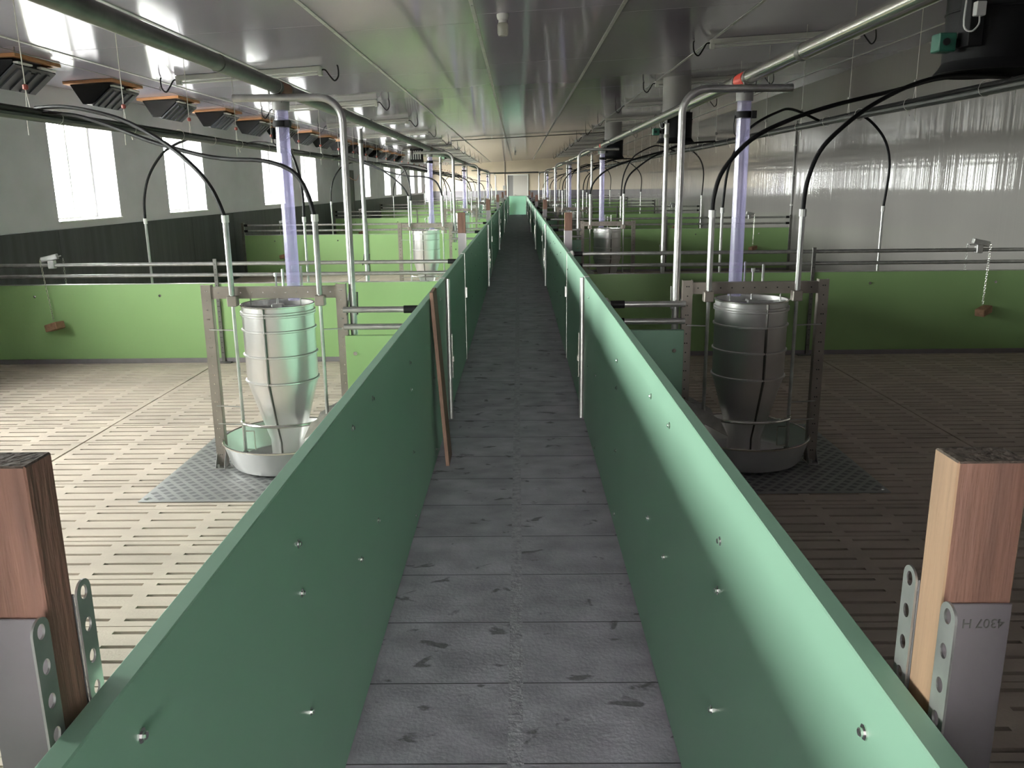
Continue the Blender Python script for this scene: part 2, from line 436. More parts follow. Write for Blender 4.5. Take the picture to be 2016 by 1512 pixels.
# gable walls
wb = struct('wall_back', MB().box(XL - WT, XR + .3, YB, YB + .3, -0.3, 3.45), M['back_wall'])
struct('dado_panel', MB().box(XL, -0.66, YB - .02, YB, 0, 1.31), M['back_dado'], wb)
struct('dado_panel', MB().box(0.62, XR, YB - .02, YB, 0, 1.31), M['back_dado'], wb)
mb = MB(); a, b, yp, d = PASS
mb.box(XL, a, YF - .25, YF, -0.3, 3.45); mb.box(b, XR, YF - .25, YF, -0.3, 3.45); mb.box(a, b, YF - .25, YF, d, 3.45)
struct('wall_front', mb, M['wall_white'])
mb = MB().box(-.78, -.58, yp, YF - .25, -.3, 2.6).box(.52, .72, yp, YF - .25, -.3, 2.6).box(-.78, .72, yp, YF - .25, 2.6, 2.8)  # unseen walls added to keep the rear daylight within the alley
struct('unseen_wall_passage', mb, M['wall_white'])
struct('floor', MB().box(-.58, .52, yp, YF, -.2, -.003), M['alley'])
# door in the far gable
f = MB().box(-.68, -.62, YB - .05, YB, 0, 2.26).box(.56, .62, YB - .05, YB, 0, 2.26).box(-.62, .56, YB - .05, YB, 2.2, 2.26)
o = struct('door_1', f, M['white'])
part('side_panel', MB().box(-.62, -.30, YB - .03, YB - .002, 0, 2.2, .004), M['doordark'], o, 'narrow dark fixed panel left of the door leaf')
dl = part('door_leaf', MB().box(-.30, .56, YB - .045, YB - .002, 0, 2.2, .004), M['door'], o)
part('door_handle', MB().cyl((-.24, YB - .045, 1.05), (-.24, YB - .10, 1.05), .012).cyl((-.24, YB - .10, 1.05), (-.12, YB - .10, 1.05), .01), M['dull'], dl)
# dark side door between the windows on the left
f = MB().box(XL, XL + .03, 26.35, 26.42, 0, 2.15).box(XL, XL + .03, 27.36, 27.43, 0, 2.15).box(XL, XL + .03, 26.42, 27.36, 2.08, 2.15)
o = struct('door_2', f, M['blackdoor'])
part('door_leaf', MB().box(XL, XL + .02, 26.42, 27.36, 0, 2.08, .003), M['blackdoor'], o)
# yard outside
struct('ground', MB().box(-70, XL - WT, -40, 95, -.5, -.3).box(XL - WT, 40, -40, PASS[2], -.5, -.3), M['ground'])

# ------------------------------------------------------------------ alley walls
bolt_me = MB().lathe([(0.011, 0), (0.011, 0.002), (0.0065, 0.002), (0.0065, 0.007), (0.005, 0.0085)], n=8).mesh('bolt', M['bolt'], 25)
BOLTS = [(.975, .933), (.975, .47), (1.772, .85), (1.772, .726), (1.772, .411), (1.772, .085), (2.44, .93), (2.46, .485), (2.80, .93), (2.79, .48),
         (3.80, .845), (3.80, .715), (3.80, .405), (3.80, .08), (4.86, .53), (4.86, .076), (5.4, .93), (5.4, .47)]
for s in (-1, 1):
    fx = FACE[s]
    for k in range(7):
        for gate in (0, 1):
            if gate: y0, y1 = 5.84 + (k - 1) * P + P, 7.93 + (k - 1) * P + P
            else: y0, y1 = (YF + .02 if k == 0 else 7.95 + (k - 1) * P + .02), 5.82 + k * P - .02
            y1 = min(y1, 47.96)
            if y0 > 47.5: continue
            nm = 'alley_gate' if gate else 'alley_fence'
            t = thing(nm, '%s green plastic %s in the %s alley wall, counted from the camera' % (ORD[k], 'gate panel' if gate else 'long panel', SIDE[s]), 'gate' if gate else 'fence', (fx, y0, 0))
            xx = (0, s * TH)
            part('board', MB().box(min(xx), max(xx), 0, y1 - y0, 0.012, TOP, .0025), M['mint'], t)
            bl = [(5.95 + .12, .88), (5.95 + .12, .2), (7.75, .88), (7.75, .2)] if gate else BOLTS
            for (by, bz) in bl:
                Y = by + k * P if (gate or k == 0) else by + k * P
                if y0 + .05 < Y < y1 - .05 and k < 5:
                    o = link('bolt', bolt_me, t, (0, Y - y0, bz)); o.rotation_euler = (0, R(-90 * s), 0)
            # foot rail under the board
            part('foot_strip', MB().box(s * .008, s * .027, 0.01, y1 - y0 - .01, 0, .014), M['dull'], t)
        # post where two panels meet, tube beside the gate
        Y = 5.82 + k * P
        if Y < 48:
            t = thing('gate_post', 'galvanized post at the front edge of the %s gate panel on the %s' % (ORD[k], SIDE[s]), 'post', (fx, Y, 0))
            part('tube', MB().cyl((-s * .016, 0, 0), (-s * .016, 0, TOP - .005), .0155, 10), M['galv'], t)
            part('clasp', MB().cyl((-s * .034, .018, .30), (-s * .034, .018, .62), .006, 6).box(-s * .028, -s * .045, .004, .03, .42, .46), M['bright'], t)
            part('end_plate', MB().box(0, s * TH, -.016, .016, 0, TOP + .004, .002), M['galv'], t)
        Y = 7.94 + k * P
        if Y < 48:
            t = thing('hinge_strip', 'thin steel hinge strip behind the %s gate panel on the %s' % (ORD[k], SIDE[s]), 'hinge', (fx, Y, 0))
            part('strip', MB().box(-s * .004, s * TH, -.008, .022, 0, TOP + .004, .001), M['galv'], t)
            part('latch', MB().box(-s * .004, -s * .02, -.008, .03, .60, .70, .002), M['galv'], t)
t = thing('end_board', 'pale mint board closing the far end of the alley', 'board', (XC, 48.0, 0))
part('board', MB().box(-.50, .50, -.02, .015, 0.0, TOP + .01, .003), M['pale_mint'], t)
part('edge_strip', MB().box(-.50, .50, -.03, .025, TOP + .01, TOP + .03, .002), M['galv'], t)

# ------------------------------------------------------------------ wooden posts and their bracket plates
def holed_flange(h, w, hole_z, r, n=20, rz=1.25):
    """plate in the local YZ plane, y 0..w, z 0..h, rounded free top corner, elongated holes"""
    bm = bmesh.new()
    zs = [0] + [(hole_z[i] + hole_z[i + 1]) / 2 for i in range(len(hole_z) - 1)] + [h]
    for i, hz in enumerate(hole_z):
        za, zb = zs[i], zs[i + 1]; outer = []; inner = []
        top = i == len(hole_z) - 1
        for k in range(n):
            q = 2 * math.pi * k / n + math.pi / n; cq, sq = math.cos(q), math.sin(q)
            inner.append((w / 2 + r * cq, hz + r * rz * sq))
            tx = (w / 2) / abs(cq); tz = ((zb - hz) if sq > 0 else (hz - za)) / abs(sq)
            tt = min(tx, tz)
            if top and sq > 0 and zb - hz > 0:
                tt = w / 2
            outer.append((w / 2 + tt * cq, hz + tt * sq))
        # snap nearest samples to the corners of the cell
        for cx0, cz0 in ((0, za), (w, za)) + (() if top else ((0, zb), (w, zb))):
            j = min(range(n), key=lambda t: (outer[t][0] - cx0) ** 2 + (outer[t][1] - cz0) ** 2); outer[j] = (cx0, cz0)
        vo = [bm.verts.new((0, p[0], p[1])) for p in outer]; vi = [bm.verts.new((0, p[0], p[1])) for p in inner]
        for k in range(n):
            bm.faces.new((vo[k], vo[(k + 1) % n], vi[(k + 1) % n], vi[k]))
    bmesh.ops.remove_doubles(bm, verts=bm.verts[:], dist=1e-5)
    g = bmesh.ops.extrude_face_region(bm, geom=bm.faces[:])
    bmesh.ops.translate(bm, vec=(0.003, 0, 0), verts=[e for e in g['geom'] if isinstance(e, bmesh.types.BMVert)])
    bmesh.ops.recalc_face_normals(bm, faces=bm.faces[:]); bm.verts.index_update()
    out = ([v.co[:] for v in bm.verts], [[v.index for v in f.verts] for f in bm.faces]); bm.free(); return out
flange = holed_flange(1.14, 0.034, [.082 + .0455 * i for i in range(24)], 0.0078)

def wooden_post(s, k, Y, top):
    near = k == 0; xi = FACE[s] + s * (TH + .014); w, d = .083, .056
    t = thing('wooden_post', '%s square wooden post outside the %s alley wall%s' % (ORD[k], SIDE[s], ', close to the camera' if near else ', counted from the camera'), 'post', (xi, Y, 0))
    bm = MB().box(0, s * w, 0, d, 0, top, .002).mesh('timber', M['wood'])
    bm.materials.append(M['woodlit']); bm.materials.append(M['woodtop'])
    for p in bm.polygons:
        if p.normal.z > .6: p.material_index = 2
        elif abs(p.normal.x) > .6: p.material_index = 1 if s > 0 else 0  # only the right posts get the lit colour on their sides
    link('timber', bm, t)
    for nm, yy, dy in (('front', -.004, -1), ('back', d + .001, 1)):
        lab = 'angle plate clamping the %s side of the %s wooden post on the %s' % (nm, ORD[k], SIDE[s])
        b = thing('bracket_plate', lab, 'bracket', (xi, Y + yy, 0))
        part('plate', MB().box(0, s * w, 0, .003, 0.02, 1.155, .001), M['zinc'], b)
        vs, fs = flange
        f = MB().add([(s * (p[0] - .003), dy * p[1] + (0 if dy < 0 else .003), p[2] + .02) for p in vs], fs)
        part('flange', f, M['galv'], b, 'bright flange with a row of holes', sharp=30)
        if near and s > 0 and dy < 0:
            cu = bpy.data.curves.new('stamp', 'FONT'); cu.body = '4307 H'; cu.size = .017; cu.extrude = .0002; cu.align_x = 'CENTER'
            to = bpy.data.objects.new('stamp', cu); C.objects.link(to)
            dg = bpy.context.evaluated_depsgraph_get(); me = bpy.data.meshes.new_from_object(to.evaluated_get(dg))
            C.objects.unlink(to); bpy.data.objects.remove(to)
            me.materials.clear(); me.materials.append(M['dull'])
            o = link('stamped_text', me, b, (.05, -.0008, 1.135)); o.rotation_euler = (R(90), R(180), 0)
            o['label'] = 'dark stamped lettering upside down on the plate'
    return t
for k in range(6):
    wooden_post(-1, k, (.892, 8.98, 17.0, 25.1, 33.1, 41.2)[k], 1.344 if k == 0 else 1.37)
    wooden_post(1, k, (.915, 9.25, 17.4, 25.4, 33.4, 41.4)[k], 1.333 if k == 0 else 1.35)

# plank leaning on the left alley wall
pb = Vector((-.440, 4.76, 0)); pt = Vector((-.503, 4.735, 1.055)); ax = (pt - pb).normalized(); yv = Vector((0, 1, 0)); yv = (yv - yv.dot(ax) * ax).normalized(); nv = yv.cross(ax)
Mp = Matrix((nv, yv, ax)).transposed().to_4x4(); Mp.translation = pb
solo('wooden_plank', MB().box(-.011, .011, 0, .20, 0.001, (pt - pb).length, .002, Mp), M['plank'], 'brown wooden plank leaning inside the left alley wall before the first gate', 'plank')

# ------------------------------------------------------------------ feeders
hole_me = {}
def perforation(z0, z1, x, y, nx, step=.055):
    mb = MB(); z = z0
    i = 0
    while z < z1:
        for dx in ((-.006, .006) if i % 3 == 0 else (0,)):
            mb.cyl((x + dx, y, z), (x + dx, y - .0012, z), .0042, 6)
        z += step; i += 1
    return mb
def feeder(s):
    cx = s * 1.39
    t = thing('feeder', 'x', 'feeder', (XC, 4.85, 0), 'round steel pig feeders down both rows of pens')
    X = lambda o: s * o
    for o in (1.78, 1.0):
        L = MB().box(X(o) - .028, X(o) + .028, -.075, -.071, 0.0, 1.105)
        for e in (-1, 1): L.box(X(o) + e * .028 - .002, X(o) + e * .028 + .002, -.071, -.035, 0, 1.105)
        l = part('leg', L, M['frame'], t)
        part('perforation', perforation(.08, 1.09, X(o), -.075, 2), M['hole'] if s > 0 else M['bright'], l, 'row of small holes', 'stuff')
        part('foot_plate', MB().box(X(o) - .035, X(o) + .035, -.13, -.03, 0.006, .011).quadsheet([(X(o) - .026, -.071, .01), (X(o) - .026, -.125, .01), (X(o) - .026, -.071, .10)], .003)
             .quadsheet([(X(o) + .026, -.071, .01), (X(o) + .026, -.125, .01), (X(o) + .026, -.071, .10)], .003).cyl((X(o) - .01, -.11, .01), (X(o) - .01, -.11, .03), .007, 6), M['galv'], l)
    bmn = part('cross_beam', MB().box(X(1.0), X(1.78), -.068, -.064, 1.025, 1.092).box(X(1.0), X(1.78), -.064, -.03, 1.088, 1.092).box(X(1.0), X(1.78), -.064, -.03, 1.025, 1.029), M['frame'], t)
    part('perforation', MB().add([], []) if 0 else holes_row(s), M['hole'] if s > 0 else M['bright'], bmn, 'row of small holes', 'stuff')
    # hopper
    prof = [(.098, .07), (.098, .16), (.130, .262), (.207, .535), (.207, .985), (.203, .985), (.203, .54), (.126, .265), (.094, .16), (.094, .07)]
    h = part('hopper', MB().lathe(prof, (cx, 0, 0), 40, caps=False), M['steel'], t)
    bn = lambda r, z, th=.006: [(cx + (r + th * .4) * math.cos(q * math.pi / 20), (r + th * .4) * math.sin(q * math.pi / 20), z) for q in range(40)]
    part('rim', MB().tube(bn(.206, .985), .006, 6, closed=True), M['bright'], h)
    for z in (.947, .932, .845, .697, .541):
        part('band', MB().tube(bn(.207, z), .0075, 6, closed=True), M['steel'], h)
    q = R(-97) if s < 0 else R(-80)
    c_, s_ = math.cos(q), math.sin(q)
    sp = [(.1315, .262), (.2085, .535), (.2085, .98)]
    part('weld_seam', MB().tube([(cx + (r + .001) * c_, (r + .001) * s_, z) for r, z in sp], [.006, .008, .008], 4).tube([(cx + .0995 * c_, .0995 * s_, .08), (cx + .0995 * c_, .0995 * s_, .16), (cx + .131 * c_, .131 * s_, .262)], .006, 4), M['weld'], h, 'dark welded seam down the hopper')
    part('agitator', MB().cyl((cx, 0, .2), (cx, 0, 1.15), .006, 6).box(cx - .03, cx + .03, -.03, .03, .955, .985, .004).cyl((cx - .14, -.055, .98), (cx - .14, -.055, 1.03), .004, 6).cyl((cx + .15, -.055, .98), (cx + .15, -.055, 1.03), .004, 6)
         .cyl((cx - .20, 0, .97), (cx + .20, 0, .97), .006, 6).cyl((cx, 0, 1.15), (cx + .035, 0, 1.15), .006, 6).lathe([(.012, 1.145), (.012, 1.165)], (cx, 0, 0), 8).cyl((cx + .05, -.03, 1.08), (cx + .05, -.03, 1.19), .008, 8), M['galv'], t)
    # bowl
    b = part('bowl', MB().lathe([(.02, .010), (.30, .010), (.33, .022), (.345, .045), (.385, .172), (.381, .174), (.34, .046), (.326, .026), (.298, .016), (.02, .016)], (cx, .02, 0), 44, caps=False), M['steel'], t)
    part('rim', MB().tube([(cx + .386 * math.cos(q * math.pi / 22), .02 + .386 * math.sin(q * math.pi / 22), .173) for q in range(44)], .0065, 6, closed=True), M['bright'], b)
    # water pipes with fittings and ring
    for o in (1.62, 1.115):
        px = X(o); zb = .06 if o > 1.4 else .10
        w = part('water_pipe', MB().cyl((px, -.10, zb), (px, -.10, 1.05), .0105, 8).cyl((px, -.10, 1.05), (px, -.10, 1.47), .0165, 10), M['galv'], t)
        part('fitting', MB().cyl((px, -.10, 1.46), (px, -.10, 1.50), .021, 10), M['white'], w)
        part('clamp', MB().box(px - .028, px + .028, -.118, -.066, .985, 1.045, .004), M['frame'], w)
        part('nipple', MB().cyl((px, -.10, zb), (px, -.10, zb + .05), .016, 8), M['dull'], w)
        lo = 1.78 if o > 1.4 else 1.0
        for z in (.845, .385, .275):
            part('stay_rod', MB().cyl((X(lo), -.072, z), (px, -.10, z), .004, 6), M['galv'], w)
    lx = X(1.56); part('drinker_lever', MB().tube([(X(1.62), -.10, .12), (lx, -.10, .12), (lx + .0, -.10, .235), (X(1.62), -.10, .235)], .0045, 6), M['bright'], t)
    ring = [(X(1.62), -.10, .30)] + [(cx + s * .235 * math.cos(a), -.10 - .14 * math.sin(a), .30) for a in [math.pi * i / 10 for i in range(1, 10)]] + [(X(1.115), -.10, .30)]
    part('ring_pipe', MB().tube(smooth(ring, 3), .0105, 8), M['bright'], t)
    return t
def holes_row(s):
    mb = MB()
    for i in range(11):
        x = s * (1.06 + .065 * i)
        mb.cyl((x, -.068, 1.06), (x, -.0692, 1.06), .0042, 6)
    return mb
def tread(s):
    xa, xb = sorted((s * .60, s * 2.04))
    t = thing('tread_plate', 'x', 'plate', (XC, 4.20 if s < 0 else 4.26, 0), 'tread plates under the feeders')
    part('sheet', MB().box(xa, xb, 0, 1.32, .001, .006, .001), M['plate'], t)
    mb = MB(); bars = MB(); n = 0
    y = .04; j = 0
    while y < 1.29:
        x = xa + .04 + (.035 if j % 2 else 0)
        while x < xb - .03:
            mb.add([(x - .025, y, .0064), (x, y - .022, .0072), (x + .025, y, .0064), (x, y + .022, .0072)], [(0, 1, 2, 3)])
            x += .07
        y += .042; j += 1
    part('tread_pad', mb, M['pad'], t, 'raised diamond studs', 'stuff')
    for (x, y) in ((xa + .03, .04), (xb - .03, .04), (xa + .03, 1.28), (xb - .03, 1.28)):
        part('screw', MB().lathe([(.012, .006), (.010, .011)], (x, y, 0), 8), M['bolt'], t)
    return t
def chute(s):
    t = thing('feed_chute', 'x', 'chute', (XC, 4.7, 0), 'folded sheet chutes by the feeders')
    X = lambda o: s * o
    lo, hi, zl, zh, ya, yb, hw = 1.22, .545, .235, .60, -.13, .10, .10
    f = MB().quadsheet([(X(lo), ya, zl), (X(lo), yb, zl), (X(hi), yb, zh), (X(hi), ya, zh)], .002)
    part('floor_sheet', f, M['zinc'], t)
    for yy in (ya, yb):
        part('side_sheet', MB().quadsheet([(X(lo), yy, zl), (X(lo - .05), yy, zl + hw), (X(hi), yy, zh + hw), (X(hi), yy, zh)], .002), M['galv'], t)
    part('support_strut', MB().cyl((X(.60), 0, 0), (X(.60), 0, zh - .04), .01, 6), M['galv'], t)
    return t
def short_partition(s):
    t = thing('short_partition', 'x', 'partition', (XC, 4.775, 0), 'short fence pieces joining feeders to the alley wall')
    X = lambda o: s * o; dz = DZ[s] * .4; a, b = .525, .985
    part('panel', MB().box(X(a), X(b), -.017, .017, .035, .805 + dz, .002), M['green'] if s < 0 else M['mint'], t)
    part('foot_strip', MB().box(X(a), X(b), -.008, .008, 0, .036), M['dull'], t)
    for z in (.958 + dz, .858 + dz):
        r_ = part('rail', MB().cyl((X(.53), -.02, z), (X(.985), -.02, z), .0175, 12), M['galv'], t)
        part('end_sleeve', MB().cyl((X(.555), -.02, z), (X(.635), -.02, z), .0225, 12), M['black'], r_)
    for z in (.70, .2):
        o = part('bolt', MB().lathe([(.012, 0), (.012, .003), (.007, .003), (.007, .010)], n=8), M['bolt'], t); o.location = (X(.93), -.017, z); o.rotation_euler = (R(90), 0, 0)
    part('wall_bracket', MB().box(X(.527), X(.545), -.04, .04, .80 + dz, .99 + dz, .004), M['galv'], t)
    return t
def bent_pole(s):
    t = thing('bent_pole', 'x', 'pole', (ox(s, .94), 4.815, 0), 'bent steel poles beside the feeders')
    z = 2.13 + DZ[s] * .5; r = .13; e = .60
    pts = [(0, 0, 0), (0, 0, .8), (0, 0, z - r)] + [(s * (r - r * math.cos(a)), 0, z - r + r * math.sin(a)) for a in [R(q) for q in range(10, 90, 10)]] + [(s * r, 0, z), (s * .35, 0, z), (s * e, 0, z)]
    part('tube', MB().tube(pts, .0205, 12), M['galv'], t)
    zr = .958 + DZ[s] * .4
    part('rail_clamp', MB().tube([(-.03, -.055, zr - .03), (-.03, -.03, zr - .03), (-.024, .024, zr + .09), (.024, .024, zr + .09), (.03, -.03, zr - .03), (.03, -.055, zr - .03)], .005, 6), M['dull'], t)
    part('saddle', MB().tube([(s * .335, 0, z - .025), (s * .33, .0, z + .06), (s * .365, 0, z + .10), (s * .40, 0, z + .06), (s * .395, 0, z - .025)], .004, 6), M['dull'], t)
    return t
def drop_tube(s):
    t = thing('drop_tube', 'x', 'tube', (ox(s, 1.30), 4.895, 0), 'clear plastic drop tubes above the feeders')
    z1 = 2.145 + DZ[s] * .5
    part('clear_tube', MB().lathe([(.0385, 1.0), (.0385, z1 - .06), (.036, z1 - .06), (.036, 1.0), (.0385, 1.0)], n=24, caps=False), M['cleartube'], t, 'clear tube with a lilac tint')
    part('outlet', MB().lathe([(.046, z1 - .075), (.048, z1 - .03), (.043, z1), (.03, z1 + .015)], n=20), M['grey'], t)
    part('clamp_ring', MB().lathe([(.048, z1 - .165), (.05, z1 - .16), (.05, z1 - .135), (.048, z1 - .13), (.041, z1 - .13), (.041, z1 - .165)], n=20).box(.03, .056, -.062, -.035, z1 - .17, z1 - .13), M['black'], t)
    part('strap', MB().tube([(-.05, -.01, z1 - .15), (-.056, -.012, z1 - .20), (-.052, -.016, z1 - .25), (-.042, -.018, z1 - .262)], .003, 5), M['black'], t)
    part('slide_rod', MB().cyl((.052, -.01, 1.02), (.052, -.01, 1.2), .006, 6), M['galv'], t)
    return t
BUILD = [('feeder', feeder, 'round stainless pig feeder in a steel frame'), ('tread', tread, 'diamond tread steel plate lying under a feeder'),
         ('chute', chute, 'folded sheet steel chute between alley wall and feeder'), ('short', short_partition, 'short green fence piece with two rails joining feeder to alley'),
         ('pole', bent_pole, 'bent steel pole with a top arm under the feed pipe'), ('drop', drop_tube, 'clear plastic drop tube above a feeder')]
for s in (-1, 1):
    for nm, fn, lab in BUILD:
        o = fn(s); o['label'] = '%s, %s on the %s side' % (lab, ORD[0], SIDE[s])
        for k in range(1, 6):
            if k == 5 and nm in ('pole', 'drop'): continue
            twin(o, o.location + Vector((0, k * P, 0)), '%s, %s on the %s side' % (lab, ORD[k], SIDE[s]))

# ------------------------------------------------------------------ pen partitions
def partition(s):
    t = thing('pen_partition', 'x', 'partition', (XC, PY[s], 0), 'green pen partitions')
    X = lambda o: s * o; dz = DZ[s]; a, b = .525, 5.19
    part('panel', MB().box(X(a), X(b), -.017, .017, .045, .765 + dz, .002), M['green'], t)
    part('foot_strip', MB().box(X(a), X(b), -.02, .02, 0, .046), M['zinc'], t, 'grey strip along the foot')
    part('top_strip', MB().box(X(a + .3), X(b), -.019, .019, .764 + dz, .770 + dz), M['galv'], t)
    for z in (.952 + dz * 1.2, .847 + dz):
        r_ = part('rail', MB().cyl((X(.545), 0, z), (X(b), 0, z), .0175, 10), M['galv'], t)
        part('end_sleeve', MB().cyl((X(.56), 0, z), (X(.64), 0, z), .0225, 10), M['black'], r_)
        part('end_sleeve', MB().cyl((X(b - .09), 0, z), (X(b), 0, z), .0225, 10), M['black'], r_)
    p = part('post', MB().box(X(2.84) - .017, X(2.84) + .017, -.036, -.018, .01, 1.0 + dz, .002), M['dull'], t)
    part('perforation', perforation(.1, 1.0, X(2.84), -.036, 1, .05), M['hole'], p, 'row of small holes', 'stuff')
    part('foot_plate', MB().box(X(2.84) - .10, X(2.84) + .08, -.07, -.02, 0, .012, .002), M['dull'], p)
    part('end_post', MB().box(X(b) - .025, X(b) + .025, -.025, .025, 0, 1.0 + dz, .002), M['dull'], t)
    part('wall_bracket', MB().box(X(.527), X(.55), -.03, .03, .8, .99 + dz, .004), M['galv'], t)
    for o in (1.57, 3.4, 4.6):
        q = part('bolt', MB().lathe([(.013, 0), (.013, .003), (.008, .003), (.008, .011)], n=8), M['bolt'], t); q.location = (X(o), -.017, .655 + dz); q.rotation_euler = (R(90), 0, 0)
    return t
def straight_pole(s):
    t = thing('straight_pole', 'x', 'pole', (ox(s, 1.415), PY[s] + .04, 0), 'straight steel poles at the partitions')
    z = 2.165 + DZ[s] * .6
    part('tube', MB().cyl((0, 0, 0), (0, 0, z), .0205, 12), M['galv'], t)
    part('pipe_clip', MB().tube([(s * .0, 0, z - .10), (s * -.02, 0, z), (s * -.06, 0, z + .065), (s * -.11, 0, z + .075), (s * -.13, 0, z + .03)], .005, 6).cyl((0, 0, z - .13), (0, 0, z - .10), .026, 10), M['dull'], t)
    zr = .952 + DZ[s] * 1.2
    part('rail_clamp', MB().tube([(-.028, -.062, zr - .025), (-.026, .024, zr + .07), (.026, .024, zr + .07), (.028, -.062, zr - .025)], .005, 6), M['dull'], t)
    return t
def drinker(s, o, top):
    t = thing('drinker_pipe', 'x', 'pipe', (ox(s, o), PY[s] + .10, 0), 'steel drinker pipes behind the partitions')
    part('tube', MB().cyl((0, 0, .35), (0, 0, top), .0125, 8), M['galv'], t)
    part('fitting', MB().cyl((0, 0, top - .01), (0, 0, top + .04), .019, 8), M['white'], t)
    part('wall_clip', MB().box(-.02, .02, -.083, .014, .55, .59, .003).cyl((0, 0, .35), (0, -.05, .32), .012, 8), M['dull'], t)
    return t
for s in (-1, 1):
    S_ = SIDE[s]
    for fn, lab in ((partition, 'green pen partition with two rails on top'), (straight_pole, 'straight steel pole clamped to a partition under the feed pipe')):
        o = fn(s); o['label'] = '%s, %s on the %s' % (lab, ORD[0], S_)
        for k in range(1, 6 if fn is partition else 5):
            twin(o, o.location + Vector((0, k * P, 0)), '%s, %s on the %s' % (lab, ORD[k], S_))
    for q, (o_, w) in enumerate(((3.51, 'wall'), (2.0, 'alley'))):
        d = drinker(s, o_ if q == 0 else (2.0 if s < 0 else 1.98), 1.335 + DZ[s])
        lab = 'steel drinker pipe behind the %%s partition, nearer the %s, %s half' % (w, S_)
        d['label'] = lab % ORD[0]
        for k in range(1, 5): twin(d, d.location + Vector((0, k * P, 0)), lab % ORD[k])

# wooden toys hanging on chains from the rails
def toy(s, k):
    y = PY[s] + k * P; o = 4.40 if s < 0 else 4.41
    zr = .952 + DZ[s] * 1.2
    t = thing('chain_toy', 'wood block on chains hung from a clamp on the %s %s partition rail' % (ORD[k], SIDE[s]), 'toy', (ox(s, o), y, zr))
    tl = (1 if s < 0 else -1) * .22
    Mt = Matrix.Rotation(-tl, 4, 'Y')
    part('clamp', MB().box(-.08, .08, -.022, .022, .045, .095, .005, Mt).box(-.03, .03, -.027, .027, -.03, .05, .005).cyl((-.095, 0, .07 - (.02 if s > 0 else .03)), (.095, 0, .07 + (.02 if s < 0 else -.04)), .005, 6), M['galv'], t)
    def chain(x, yy, z0, z1, dx):
        mb = MB(); n = int((z0 - z1) / .021)
        for i in range(n):
            f = i / n; cxx = x + dx * f; zz = z0 + (z1 - z0) * f
            if i % 2: ring = [(cxx + .0075 * math.cos(a), yy, zz + .014 * math.sin(a)) for a in [2 * math.pi * q / 8 for q in range(8)]]
            else: ring = [(cxx, yy + .0075 * math.cos(a), zz + .014 * math.sin(a)) for a in [2 * math.pi * q / 8 for q in range(8)]]
            mb.tube(ring, .0022, 4, closed=True)
        return mb
    near = -.085 if s < 0 else .085
    part('chain', chain(near, -.045, .05, -.53, .05 * -s * (1 if s < 0 else .2)), M['bright'], t)
    bx = near + .05 * -s * (1 if s < 0 else .2); ang = Matrix.Translation((bx + (.02 if s < 0 else 0.0), -.075, -.575)) @ Matrix.Rotation(R(-32 if s < 0 else 38), 4, 'Z') @ Matrix.Rotation(R(-14 if s < 0 else -10), 4, 'Y')
    part('wooden_block', MB().box(-.105 if s < 0 else -.085, .105 if s < 0 else .085, -.045, .045, -.035, .035, .006, ang), M['block'], t, 'worn brown wooden block')
    part('chain', chain(-near, .045, .05, -.45, 0), M['galv'], t)
for k in range(3):
    toy(-1, k); toy(1, k)

# ------------------------------------------------------------------ overhead feed pipes
ZA = {s: 2.19 + DZ[s] * .5 for s in (-1, 1)}
YA = 40.6
for s in (-1, 1):
    x = ox(s, 1.30); z = ZA[s]
    t = thing('feed_pipe', '%s overhead round feed pipe running the length of the pens' % ('dull grey' if s < 0 else 'shiny steel') + (', left' if s < 0 else ', right'), 'pipe', (x, YF, z))
    part('tube', MB().tube([(0, 0, 0), (0, YA - .3 - YF, 0)] + [(-s * (.3 - .3 * math.cos(R(a))), YA - .3 - YF + .3 * math.sin(R(a)), 0) for a in (20, 45, 70, 90)], .0365, 16), M['dull'] if s < 0 else M['bright'], t)
    for k in range(5):
        part('outlet_collar', MB().cyl((0, 4.86 - YF + k * P, 0), (0, 5.02 - YF + k * P, 0), .0395, 14), M['rust'] if s < 0 else M['red'], t, 'red outlet collar' if s > 0 else 'rusty brown outlet collar')
        for yy in (4.80, 5.04):
            part('clamp_ring', MB().cyl((0, yy - YF + k * P, 0), (0, yy + .03 - YF + k * P, 0), .041, 14), M['dull'], t)
    for yy in (3.9, 6.6, 9.4, 11.6, 14.4, 17.5):
        part('clamp_ring', MB().cyl((0, yy - YF, 0), (0, yy + .05 - YF, 0), .0395, 14), M['dull'], t)
xa, xb = ox(-1, 1.0), ox(1, 1.0)
solo('cross_pipe', MB().tube([(0, 0, 0), (xb - xa, 0, ZA[1] - ZA[-1])], .0365, 12), M['dull'], 'short dark feed pipe crossing above the alley at the far end', 'pipe', (xa, YA, ZA[-1]))

